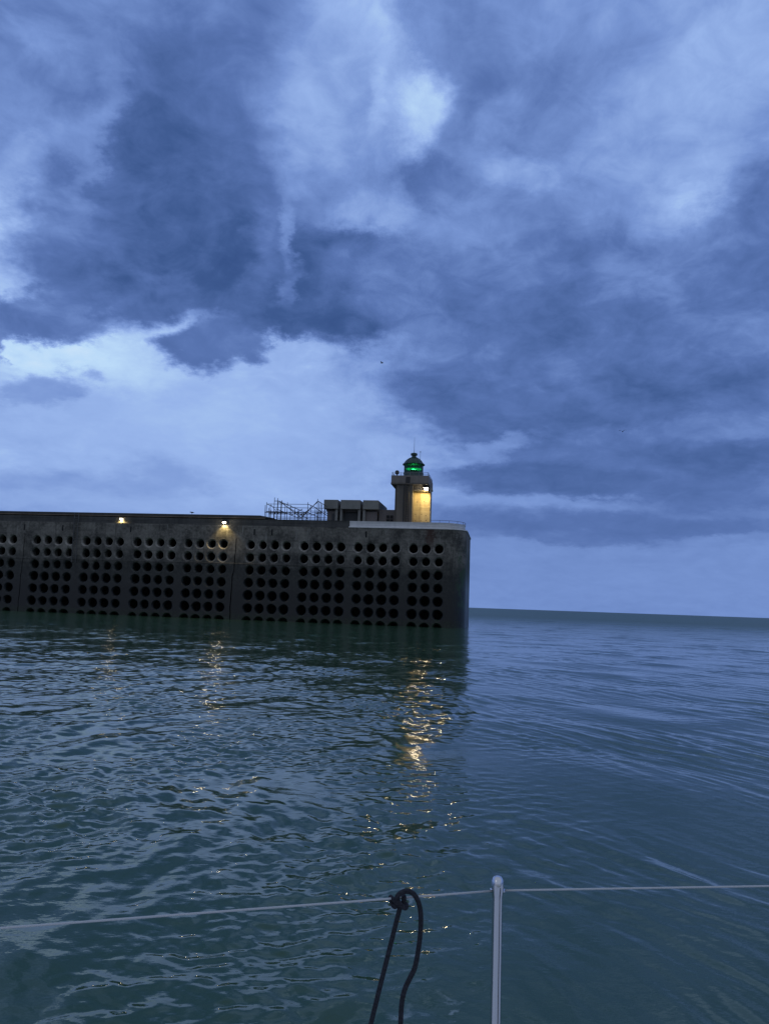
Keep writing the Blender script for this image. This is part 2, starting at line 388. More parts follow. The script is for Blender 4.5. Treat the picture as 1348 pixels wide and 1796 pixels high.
for i in range(5):
    q = i / 4
    for (a, b) in zip(cs_, cs_[1:] + cs_[:1]): rl.tube([(a[0] + (b[0] - a[0]) * q, a[1] + (b[1] - a[1]) * q, 17.66), (a[0] + (b[0] - a[0]) * q, a[1] + (b[1] - a[1]) * q, 18.06)], .022, 6)
tw.part('gallery_rail', rl, M['rail'])
LC = (2.27, 7.5, 0)
b_ = MB(); b_.lathe([(1.22, 17.62), (1.22, 18.30), (1.26, 18.31), (1.26, 18.38), (1.1, 18.39)], LC, 40); lan = tw.part('lantern_base', b_, M['green_metal'])
g_ = MB()
NP = 14
for k in range(NP):
    q = 2 * PI * k / NP
    g_.tube([(LC[0] + 1.15 * math.cos(q), LC[1] + 1.15 * math.sin(q), 18.38), (LC[0] + 1.15 * math.cos(q), LC[1] + 1.15 * math.sin(q), 19.46)], .03, 6)
for zz in (18.40, 18.92, 19.42):
    g_.tube([(LC[0] + 1.15 * math.cos(2 * PI * k / 40), LC[1] + 1.15 * math.sin(2 * PI * k / 40), zz) for k in range(41)], .03, 6)
tw.part('glazing_bars', g_, M['green_metal'])
gl = MB(); n = 40
gl.add([(LC[0] + 1.13 * math.cos(2 * PI * k / n), LC[1] + 1.13 * math.sin(2 * PI * k / n), zz) for zz in (18.39, 19.44) for k in range(n)], [(k, (k + 1) % n, n + (k + 1) % n, n + k) for k in range(n)])
tw.part('lantern_glass', gl, M['glass'], smooth=True)
op = MB(); op.lathe([(.10, 18.50), (.34, 18.60), (.40, 18.72), (.36, 18.80)], LC, 24); tw.part('lens_mount', op, M['green_metal'])
bc = MB(); bc.lathe([(.12, 18.80), (.20, 18.86), (.22, 18.95), (.20, 19.04), (.12, 19.10)], LC, 24); beacon = tw.part('beacon', bc, M['beacon'], smooth=True)
bb = MB(); bb.lathe([(.78, 18.86), (.80, 18.90), (.80, 18.955), (.78, 18.99)], LC, 40); tw.part('lens_ring', bb, emit('green_lens', (0.02, 0.8, 0.2), 1.7))
rf = MB(); rf.lathe([(1.05, 19.44), (1.36, 19.42), (1.38, 19.49), (1.18, 19.60), (1.02, 19.86), (.78, 20.10), (.48, 20.28), (.30, 20.36), (.26, 20.60), (.40, 20.64), (.42, 20.84), (.30, 20.92)], LC, 40)
roof = tw.part('dome_roof', rf, M['green_metal'], smooth=False)
for k in range(10):
    q = 2 * PI * (k + .5) / 10
    rb = MB(); rb.tube([(LC[0] + r_ * math.cos(q), LC[1] + r_ * math.sin(q), z_) for r_, z_ in ((1.36, 19.50), (1.19, 19.62), (1.03, 19.88), (.79, 20.12), (.49, 20.30), (.31, 20.38))], .022, 5)
    tw.part('roof_rib', rb, M['green_metal'], parent=roof)
rod = MB(); rod.tube([(LC[0], LC[1], 20.9), (LC[0], LC[1], 21.4), (LC[0], LC[1], 22.95)], [.035, .022, .010], 6); tw.part('lightning_rod', rod, M['black_metal'])
an = MB(); an.tube([(2.98, 8.1, 19.6), (2.98, 8.1, 21.15)], .018, 6); an.lathe([(.03, 21.13), (.06, 21.17), (.06, 21.24), (.03, 21.28)], (2.98, 8.1, 0), 10); tw.part('aerial', an, M['black_metal'])
sp = MB(); sp.tube([(.42, 6.2, 17.66), (.42, 6.2, 18.05)], .06, 8); sp.lathe([(.02, 17.98), (.16, 18.03), (.24, 18.15), (.26, 18.27), (.24, 18.39), (.16, 18.50), (.02, 18.54)], (.42, 6.2, 0), 20)
tw.part('fog_signal', sp, M['black_metal'], smooth=True)
lad2 = MB()
for s_ in (-.17, .17): lad2.tube([(1.95 + s_, 4.86, DZ + .3), (1.95 + s_, 4.86, 16.6)], .035, 6)
for i in range(19): lad2.tube([(1.78, 4.86, DZ + .5 + i * .29), (2.12, 4.86, DZ + .5 + i * .29)], .02, 5)
tw.part('ladder', lad2, M['black_metal'])
cd = MB(); cd.box(1.45, 1.60, 4.90, 4.978, DZ, 16.6); cd.box(1.7, 2.2, 4.72, 4.795, 16.75, 17.5); tw.part('cable_duct', cd, M['black_metal'])
# annex with a small window
an_ = MB(); an_.box(-1.55, .55, 5.7, 9.0, DZ, 13.62); anx = tw.part('annex', an_, M['hut'])
tw.part('window', bx(-.62, .20, 5.66, 5.72, 12.0, 12.95), M['dark'], parent=anx)
tw.part('window_bar', (lambda m: (m.tube([(-.2, 5.62, 12.0), (-.2, 5.62, 12.95)], .03, 6), m.tube([(-.62, 5.62, 12.5), (.2, 5.62, 12.5)], .03, 6), m)[-1])(MB()), M['hut'], parent=anx)
floodlight('floodlight', 'round white-hot floodlight hanging under the lighthouse gallery above the lit porch', 4.12, 5.22, 16.20, GL, 760, 150, (-.30, .42, -1), (.26, .20), 0, .08)

# ------------------------------------------------------------------ low building
hb = Thing('concrete_building', 'low grey concrete building with three flat roof blocks left of the lighthouse', 'building', (-4.7, 6, DZ))
for (a, b) in ((-8.15, -6.42), (-6.10, -3.68), (-3.38, -1.50)):
    hb.part('roof_block', bx(a, b, 4.75, 11.8, 13.52, 14.62, bev=.04), M['fascia'])
hb.part('rear_roof', bx(-8.0, -1.6, 5.6, 11.6, 13.3, 14.12), M['hut'])
hb.part('wall', (lambda m: (m.box(-7.78, -6.60, 5.25, 11.4, DZ, 13.3), m.box(-6.60, -1.72, 6.0, 11.4, DZ, 13.3), m.box(-3.1, -1.70, 5.30, 11.38, DZ, 13.29), m)[-1])(MB()), M['hut'])
for (a, b) in ((-6.78, -6.48), (-6.16, -5.92), (-3.98, -3.70), (-3.40, -3.10)):
    hb.part('pillar', bx(a, b, 5.0, 5.9, DZ, 13.515, bev=.02), M['fascia'])
hb.part('shutter', bx(-5.86, -4.02, 5.88, 5.995, DZ + .05, 13.2), M['shutter'])
hb.part('door', bx(-7.2, -6.85, 5.19, 5.248, DZ + .05, 13.0), M['shutter'])

# ------------------------------------------------------------------ scaffold
sc = Thing('scaffold', 'dark tubular scaffold frame standing on the breakwater left of the concrete building', 'scaffold', (-11.4, 5, DZ))
SCAF = [
    ('ledger', 0.05, -15.21, 12.86, -9.81, 12.93, (0,1)),
    ('ledger', 0.03, -14.99, 13.87, -9.86, 13.90, (0,)),
    ('ledger', 0.03, -14.12, 13.47, -7.59, 13.46, (0,)),
    ('ledger', 0.03, -9.82, 13.10, -7.57, 13.10, (0,1)),
    ('ledger', 0.03, -14.06, 12.31, -7.54, 12.32, (0,1)),
    ('brace', 0.035, -14.99, 13.87, -14.03, 13.45, (0,)),
    ('brace', 0.03, -15.00, 14.01, -14.00, 12.88, (1,)),
    ('brace', 0.04, -13.62, 14.26, -10.53, 13.07, (0,)),
    ('brace', 0.04, -13.44, 14.25, -10.48, 12.12, (0,)),
    ('brace', 0.04, -13.84, 13.30, -11.02, 12.24, (0,)),
    ('brace', 0.04, -10.49, 12.38, -8.73, 14.30, (0,)),
    ('brace', 0.04, -10.08, 12.99, -8.72, 14.18, (0,)),
    ('brace', 0.04, -8.73, 14.32, -7.51, 13.66, (0,)),
    ('brace', 0.04, -9.86, 13.91, -8.78, 13.45, (0,)),
    ('brace', 0.04, -9.00, 13.49, -7.46, 12.56, (0,)),
    ('brace', 0.04, -12.42, 13.52, -9.77, 12.13, (0,)),
    ('brace', 0.04, -11.92, 12.53, -10.54, 13.33, (0,)),
    ('brace', 0.04, -9.81, 12.91, -8.37, 12.28, (0,)),
    ('brace', 0.04, -11.20, 12.23, -10.00, 13.08, (0,)),
    ('brace', 0.04, -10.84, 12.15, -9.49, 13.52, (0,)),
    ('brace', 0.04, -9.44, 12.57, -8.18, 13.02, (0,)),
    ('ledger', 0.04, -14.07, 14.24, -13.62, 14.25, (0,1)),
]
UPR = [
    (-15.19, 0, 13.74),
    (-15.03, 0, 14.09),
    (-14.46, 0, 13.18),
    (-14.08, 0, 14.68),
    (-13.68, 0, 14.60),
    (-13.16, 0, 14.34),
    (-12.45, 0, 14.13),
    (-11.49, 0, 13.58),
    (-10.97, 0, 12.98),
    (-10.44, 0, 13.07),
    (-9.92, 0, 14.17),
    (-8.99, 0, 13.36),
    (-8.74, 0, 14.58),
    (-8.56, 0, 14.32),
    (-8.22, 0, 13.89),
    (-7.81, 0, 13.55),
]
for i, (u, z0, z1) in enumerate(UPR):
    for k in (0, 1):
        m_ = MB(); tt = 4.0 + k * 1.5; m_.tube([(u, tt, DZ), (u, tt, z1 - (0 if k == 0 else .15))], .035, 6); sc.part('upright', m_, M['galv'])
for i, (nm, r, u0, z0, u1, z1, ks) in enumerate(SCAF):
    for k in ks:
        m_ = MB(); tt = 3.94 + k * 1.6; m_.tube([(u0, tt, z0), (u1, tt, z1)], r, 6); sc.part(nm, m_, M['galv'])
for (u, z0, z1) in UPR[1:]:
    m_ = MB(); m_.tube([(u + .06, 3.7, 12.95), (u + .06, 5.7, 12.95)], .03, 6); sc.part('transom', m_, M['galv'])
sc.part('platform', bx(UPR[0][0] + .2, UPR[5][0], 4.1, 5.4, 12.96, 13.01), M['galv'])

# ------------------------------------------------------------------ gulls
def gull(name, label, loc, rz, span, flap, sc_=1.0, stand=False):
    e = bpy.data.objects.new(name, None); COL.objects.link(e); e.location = loc; e.rotation_euler = (0, 0, rz); tag(e, label, 'bird', None)
    e.scale = (sc_,) * 3
    b = MB(); b.tube([(0, -.30, .0), (0, -.22, .0), (0, -.08, .0), (0, .08, .02), (0, .17, .05), (0, .21, .07), (0, .25, .075), (0, .29, .06), (0, .33, .05)], [.01, .05, .085, .085, .06, .045, .05, .03, .008], 10)
    bo = b.build('body', M['bird'], e, True)
    for s_ in (-1, 1):
        w = MB()
        if stand:
            secs = [(.07, .10, -.10, .03), (.09, .02, -.26, .02), (.06, -.15, -.40, .015)]
        else:
            secs = [(.05, .11, -.11, .03), (span * .22, .14, -.08, .03 + flap * .18), (span * .5, .02, -.12, .03 + flap * .10)]
        vs = []
        for (x, y0, y1, z) in secs:
            vs += [(s_ * x, y0, z), (s_ * x, (y0 + y1) / 2, z + .02), (s_ * x, y1, z - .005), (s_ * x, (y0 + y1) / 2, z - .008)]
        fs = [(i * 4 + k, i * 4 + (k + 1) % 4, i * 4 + 4 + (k + 1) % 4, i * 4 + 4 + k) for i in range(2) for k in range(4)] + [(0, 1, 2, 3), (8, 9, 10, 11)]
        w.add(vs, fs); w.build('wing', M['bird'], e)
        if stand:
            l = MB(); l.tube([(s_ * .04, 0, -.05), (s_ * .04, .0, -.24)], .01, 5); l.build('leg', M['bird'], e)
    return e
M['bird'] = metal('grey_plumage', (0.05, 0.055, 0.065), 0.8, 0.0)
gull('gull', 'small dark gull flying in the pale gap of cloud above the scaffold', (-1.76, 161.75, 54.58), 1.1, 1.3, 1.6)
gull('gull', 'small dark gull flying on the right against the heavy blue cloud', (49.63, 158.09, 40.32), -.5, 1.3, 1.4, 1.25)
gull('gull', 'tiny gull perched on the walkway slab between the two wall floodlights', W(-23.1, .8, 12.30), 1.3, 1.2, 0, .9, True)

# ------------------------------------------------------------------ guard rail of the boat and rope
m, t, p = mat('polished_stainless', 0.16, 1.0, (0.66, 0.67, 0.70))
oc = t.new('ShaderNodeTexCoord').outputs['Object']
sx = t.xyz(oc); nn = t.noise(t.comb(t.math('MULTIPLY', sx[0], 60), t.math('MULTIPLY', sx[1], 60), t.math('MULTIPLY', sx[2], 3)), 1, 4, .6)
t.link(t.math('ADD', .05, t.math('MULTIPLY', nn, .12)), p.inputs['Roughness']); M['steel'] = m
m, t, p = mat('braided_lifeline', 0.6, 0.0, (0.42, 0.44, 0.46))
oc = t.new('ShaderNodeTexCoord').outputs['Object']; wv = t.new('ShaderNodeTexWave'); wv.inputs['Scale'].default_value = 180; wv.bands_direction = 'DIAGONAL'; t.link(oc, wv.inputs[0])
t.link(t.mixc(wv.outputs[1], (.46, .49, .52), (.62, .65, .68)), p.inputs['Base Color']); bump(t, p, wv.outputs[1], .6, .001); M['wire'] = m
m, t, p = mat('dark_braided_rope', 0.9, 0.0, (0.010, 0.011, 0.018))
oc = t.new('ShaderNodeTexCoord').outputs['Object']; vo = t.new('ShaderNodeTexVoronoi'); vo.inputs['Scale'].default_value = 170; t.link(oc, vo.inputs[0])
t.link(t.mixc(vo.outputs[0], (.004, .005, .009), (.026, .028, .040)), p.inputs['Base Color']); bump(t, p, vo.outputs[0], .8, .002); M['rope'] = m

RZ = 1.62
P0, PS, P1 = Vector((-.752, 1.65, RZ)), Vector((.306, 1.953, RZ)), Vector((1.016, 2.051, RZ))
gr = bpy.data.objects.new('sailing_boat', None); COL.objects.link(gr); gr.location = (PS.x, PS.y, .98)
tag(gr, 'sailing boat edge in the foreground with polished steel rail post and thin grey lifeline', 'boat')
B0 = Vector(gr.location)
st = MB(); n = 32
st.lathe([(.0128, .0), (.0128, .25), (.0128, .5), (.0128, .622), (.0130, .628), (.0140, .634), (.0152, .646), (.0150, .662), (.0125, .668), (.0085, .673), (.0015, .6745)], (0, 0, 0), n)
post = st.build('stanchion', M['steel'], gr, True)
ft = MB(); ft.lathe([(.035, 0), (.035, .01), (.017, .02), (.016, .05)], (0, 0, 0), 24); ft.build('post_foot', M['steel'], post, True)
ey = MB(); ey.tube([(-.0175, .0, .640), (.0175, .0, .640)], .0052, 14); ey.build('ferrule', M['steel'], post, True)
def wire(a, b, sag):
    mb = MB(); pts = []
    for i in range(25):
        q = i / 24; p_ = a.lerp(b, q); p_ = p_ - Vector((0, 0, sag * 4 * q * (1 - q))); pts.append(p_ - B0)
    mb.tube(pts, .0024, 10); mb.build('lifeline', M['wire'], gr, True)
dl = (P0 - PS).normalized(); dr = (P1 - PS).normalized()
wire(PS + dl * .015, PS + dl * 2.6, 0.001); wire(PS + dr * .015, PS + dr * 2.4, 0.0)
# the boat's deck and topsides, just below the frame
qx = Vector((-dl.y, dl.x, 0)); qx = qx if qx.y < 0 else -qx          # inboard
def dpt(a, b, z): v_ = -dl * a + qx * b; return (v_.x, v_.y, z)
xs = [-5.0 + i * .5 for i in range(21)]
def beam(a): return -.06 - .05 * (1 - (a / 5) ** 2)
dm = MB(); vs = []
for a in xs: vs += [dpt(a, beam(a), -.003), dpt(a, 1.2, .03), dpt(a, 2.9, -.003)]
dm.add(vs, [(i * 3 + k, i * 3 + k + 1, i * 3 + k + 4, i * 3 + k + 3) for i in range(20) for k in range(2)])
M['gelcoat'] = metal('white_gelcoat', (.74, .74, .72), .35, 0.0, .04)
dm.build('deck', M['gelcoat'], gr)
tk = MB(); q0 = Vector((PS.x, PS.y, 0)) - Vector((gr.location.x, gr.location.y, 0)); dd = Vector((.74, -.67, 0)); pn = Vector((.67, .74, 0))
vs = []
for r_, h_ in ((.10, .022), (.5, .09), (1.0, .18), (2.2, .34)):
    for sg in (-1, 1): p_ = dd * r_ + pn * sg * h_; vs += [(p_.x, p_.y, .006), (p_.x, p_.y, .035)]
tk.add(vs, [(i * 4 + a_, i * 4 + b_, i * 4 + 4 + b_, i * 4 + 4 + a_) for i in range(3) for a_, b_ in ((0, 1), (1, 3), (3, 2), (2, 0))])
tk.build('added_reflection_strip', M['black_metal'], gr)  # dark wedge added out of view to put a dark line in the stanchion's reflection
hm = MB(); vs = []
for a in xs: vs += [dpt(a, beam(a) - .004, -.0), dpt(a, beam(a) + .05, -.45), dpt(a, beam(a) + .25, -1.15)]
hm.add(vs, [(i * 3 + k, i * 3 + k + 1, i * 3 + k + 4, i * 3 + k + 3) for i in range(20) for k in range(2)])
hm.build('hull', M['gelcoat'], gr, True)
KN = Vector((0.0669, 1.8845, 1.6139))
rp = bpy.data.objects.new('rope', None); COL.objects.link(rp); rp.location = KN
tag(rp, 'black braided rope knotted on the lifeline, its loop and tail hanging down', 'rope')
def spline(pts, per=8):
    P = [Vector(p) for p in pts]; out = []
    for i in range(len(P) - 1):
        a, b, c, d = P[max(i - 1, 0)], P[i], P[i + 1], P[min(i + 2, len(P) - 1)]
        for k in range(per):
            s_ = k / per
            out.append(.5 * ((2 * b) + (c - a) * s_ + (2 * a - 5 * b + 4 * c - d) * s_ ** 2 + (3 * b - a - 3 * c + d) * s_ ** 3))
    return out + [P[-1]]
LOOP = [
    (0.0676, 1.8959, 1.6034),
    (0.0601, 1.8714, 1.6207),
    (0.0648, 1.8690, 1.6330),
    (0.0806, 1.8773, 1.6377),
    (0.0989, 1.8844, 1.6301),
    (0.1125, 1.8883, 1.6077),
    (0.1183, 1.8899, 1.5753),
    (0.1170, 1.8914, 1.5260),
    (0.1089, 1.8928, 1.4694),
    (0.0972, 1.8932, 1.4411),
    (0.0867, 1.8902, 1.4201),
    (0.0798, 1.8882, 1.3896),
    (0.0782, 1.8878, 1.3425),
    (0.0773, 1.8875, 1.2955),
]
TAIL = [
    (0.0722, 1.8711, 1.6126),
    (0.0693, 1.8740, 1.6059),
    (0.0638, 1.8762, 1.5825),
    (0.0542, 1.8772, 1.5409),
    (0.0440, 1.8780, 1.4959),
    (0.0310, 1.8742, 1.4421),
    (0.0202, 1.8712, 1.3959),
    (0.0096, 1.8681, 1.3502),
    (-0.0014, 1.8650, 1.3050),
]
RR = .0059
mb = MB(); mb.tube([p_ - KN for p_ in spline(LOOP)], RR, 12); mb.build('loop', M['rope'], rp, True)
mb = MB(); mb.tube([p_ - KN for p_ in spline(TAIL)], RR * .95, 12); mb.build('tail', M['rope'], rp, True)
mb = MB()
ax = dl; nz = Vector((0, 0, 1)); ny = ax.cross(nz).normalized()
hel = []
for i in range(61):
    q = i / 60; ang = q * 2 * PI * 2.2 + .6; rr = .0098
    hel.append(ax * (.019 - .034 * q) + nz * (math.cos(ang) * rr - .002) + ny * math.sin(ang) * rr)
mb.tube(hel, RR * .95, 12)
cross = [ax * .020 + nz * .006 + ny * .010, ax * .008 + nz * .001 + ny * -.019, ax * -.008 + nz * -.010 + ny * -.019, ax * -.018 + nz * -.012 + ny * .004, ax * -.006 + nz * -.017 + ny * .012]
mb.tube([Vector(c) for c in spline(cross)], RR * .95, 12)
mb.build('knot', M['rope'], rp, True)

# ------------------------------------------------------------------ sea
rng = np.random.default_rng(11)
def rings():
    r = [1.2]
    while r[-1] < 170: r.append(r[-1] * 1.003 if r[-1] > 3 else r[-1] * 1.012)
    while r[-1] < 40000: r.append(r[-1] * 1.05)
    return np.array(r)
R_ = rings()
th = np.concatenate([np.radians(np.linspace(-180, -41, 40, endpoint=False)), np.radians(np.linspace(-41, 41, 700)), np.radians(np.linspace(41, 180, 41))[1:]])
T_, RR_ = np.meshgrid(th, R_)
X = RR_ * np.sin(T_); Y = RR_ * np.cos(T_)
sp_ = np.maximum(np.gradient(R_)[:, None] * np.ones_like(T_), RR_ * np.abs(np.gradient(th))[None, :])
def lowf(seed, L):
    g = np.random.default_rng(seed); a = np.zeros_like(X)
    for i in range(7):
        q = g.uniform(0, 2 * PI); k = 2 * PI / (L * g.uniform(.6, 1.7)); a += np.sin(k * (X * math.cos(q) + Y * math.sin(q)) + g.uniform(0, 6.28))
    return a / 2.6
Zw = np.zeros_like(X)
az = np.degrees(np.arctan2(X, Y))
right = 1 / (1 + np.exp(-(X - 0.035 * Y - 0.6) / (0.35 + .035 * np.abs(Y))))      # the lee beyond the head: smoother water
envA = np.clip(.75 + .55 * lowf(1, 9), .15, 1.7); envB = np.clip(.75 + .55 * lowf(2, 6), .15, 1.7); envC = np.clip(.7 + .6 * lowf(3, 4), .1, 1.8)
envC *= np.clip(.66 + .34 * (RR_ - 5) / 6, .66, 1)
WX = .35 * lowf(4, 5); WY = .35 * lowf(5, 5)
def waves(n, l0, l1, dir0, spread, slope, env, warp=1.0):
    global Zw
    g = rng
    for i in range(n):
        lam = l0 * (l1 / l0) ** ((i + g.uniform(0, 1)) / n); q = math.radians(dir0 + g.normal(0, spread)); k = 2 * PI / lam
        ph = k * ((X + WX * warp) * math.cos(q) + (Y + WY * warp) * math.sin(q)) + g.uniform(0, 6.28)
        fade = np.clip((lam / sp_ - 2.0) / 2.2, 0, 1)
        a = slope * math.sqrt(2 / n) / k
        s_ = np.sin(ph); Zw += a * fade * env * (s_ + .28 * (2 * (.5 + .5 * s_) ** 2 - .75))
waves(8, 2.5, 8.0, 75, 30, .014, envA)
waves(24, .45, 2.2, 98, 34, .032, envB * (1 - .6 * right), .6)
waves(84, .09, .44, 95, 56, .108, envC * (1 - .76 * right), .3)
waves(28, .20, .9, 5, 26, .060, envB * (1 - .8 * right), .4)
waves(14, .7, 2.6, 148, 10, .026, envA * (1 - right), .6)      # crests of the left system
waves(36, .12, .9, 30, 10, .060, envB * right, .5)              # long crests of the right system
waves(10, 2.0, 5.0, 35, 12, .018, envA * right, .6)

# calm strip along the foot of the wall
u_ = (X - O_.x) * U_.x + (Y - O_.y) * U_.y; t_ = (X - O_.x) * N_.x + (Y - O_.y) * N_.y
calm = np.where(u_ < 10.5, np.clip((-t_ - 1.0) / 22.0, 0.12, 1), 1.0)
Zw *= calm
nr, nt_ = X.shape
V = np.stack([X, Y, Zw], -1).reshape(-1, 3)
idx = np.arange(nr * nt_).reshape(nr, nt_)
F = np.stack([idx[:-1, :-1], idx[:-1, 1:], idx[1:, 1:], idx[1:, :-1]], -1).reshape(-1, 4)[:, ::-1]
# close the middle under the boat
me = bpy.data.meshes.new('sea')
V = np.vstack([V, [[0, 0, 0]]]); c0 = len(V) - 1
tri = np.stack([idx[0, :-1], idx[0, 1:], np.full(nt_ - 1, c0)], -1)[:, ::-1]
nv, nq, n3 = len(V), len(F), len(tri)
me.vertices.add(nv); me.vertices.foreach_set('co', V.astype(np.float32).ravel())
me.loops.add(nq * 4 + n3 * 3); me.loops.foreach_set('vertex_index', np.concatenate([F.ravel(), tri.ravel()]).astype(np.int32))
me.polygons.add(nq + n3)
me.polygons.foreach_set('loop_start', np.concatenate([np.arange(nq) * 4, nq * 4 + np.arange(n3) * 3]).astype(np.int32))
me.update(calc_edges=True); me.validate()
me.polygons.foreach_set('use_smooth', [True] * len(me.polygons))
sea = bpy.data.objects.new('sea', me); COL.objects.link(sea); tag(sea, 'dark teal sea with small wind ripples', 'sea', None, 'structure')
m, t, p = mat('sea_water', 0.05)
P = t.pos()
far = t.smooth(t.vmath('LENGTH', P), 12.0, 140.0)
n1 = t.noise(t.vmath('MULTIPLY', P, (9.0, 13.0, 9.0)), 1.0, 3, .55)
n2 = t.noise(t.vmath('MULTIPLY', P, (1.1, 2.0, 1.0)), 1.0, 5, .6)
h = t.math('ADD', t.math('MULTIPLY', n1, .0025), t.math('MULTIPLY', n2, t.mixf(far, .006, .12)))
bp = t.new('ShaderNodeBump'); bp.inputs['Strength'].default_value = 1.0; bp.inputs['Distance'].default_value = 1.0
t.link(h, bp.inputs['Height']); t.link(bp.outputs[0], p.inputs['Normal'])
big = t.noise(t.vmath('MULTIPLY', P, (.05, .03, .0)), 1.0, 3, .5)
base = (t.mixc(big, (.037, .086, .049), (.047, .106, .063)))
p.inputs['IOR'].default_value = 1.40
t.link(t.smooth(t.vmath('LENGTH', P), 22.0, 240.0, .03, .40), p.inputs['Roughness'])

# wisps of foam in the boat's own wash
fo = t.noise(t.vmath('ADD', P, t.vmath('MULTIPLY', t.vmath('SUBTRACT', t.noise(P, 4.0, 4, .6, col=True), (.5, .5, .5)), (.35, .35, 0))), 2.3, 3, .5)
px, py, pz = t.xyz(P)
reach = t.math('MULTIPLY', t.smooth(t.math('ADD', py, t.math('MULTIPLY', t.math('ABSOLUTE', t.math('SUBTRACT', px, .5)), 1.0)), 5.25, 4.3), t.smooth(px, -.6, .2))
wis = t.math('MULTIPLY', t.smooth(t.math('ABSOLUTE', t.math('SUBTRACT', fo, .5)), .030, .004), t.smooth(t.noise(P, 9.0, 4, .6), .47, .60))
fm = t.math('MULTIPLY', t.math('MULTIPLY', wis, reach), .75)
t.link(t.mixc(fm, base, (.42, .50, .50)), p.inputs['Base Color'])

me.materials.append(m)

# ------------------------------------------------------------------ sky
w = bpy.data.worlds.new('World'); S.world = w; w.use_nodes = True
t = NT(w.node_tree); bg = t.n['Background']
SUN_EL, SUN_AZ = math.radians(3.0), math.radians(-140)
sky = t.new('ShaderNodeTexSky', sky_type='NISHITA', sun_disc=False, sun_elevation=SUN_EL, sun_rotation=SUN_AZ, air_density=1.0, dust_density=1.5, ozone_density=3.0)
d = t.vmath('NORMALIZE', t.new('ShaderNodeTexCoord').outputs['Generated'])
dx, dy, dz = t.xyz(d)
azn = t.math('MULTIPLY', t.math('ARCTAN2', dx, dy), 57.29578); eln = t.math('MULTIPLY', t.math('ARCSINE', dz), 57.29578)
zz = t.math('ADD', t.math('ABSOLUTE', dz), .32)
cl = t.comb(t.math('DIVIDE', dx, zz), t.math('DIVIDE', dy, zz), 0.0)     # the cloud deck seen in perspective
wn = t.noise(cl, 1.5, 4, .55, col=True)
wf = t.noise(cl, 6.0, 8, .66, col=True)
wa_ = t.smooth(eln, 1.0, 26.0, .30, 1.0)
ws = t.vmath('ADD', t.vmath('MULTIPLY', t.vmath('SUBTRACT', wn, (.5, .5, .5)), (6, 5, 0)), t.vmath('MULTIPLY', t.vmath('SUBTRACT', wf, (.5, .5, .5)), (8, 7, 0)))
ws = t.vmath('MULTIPLY', ws, t.comb(1.0, wa_, 0.0))
pp_ = t.vmath('ADD', t.comb(azn, eln, 0.0), ws)
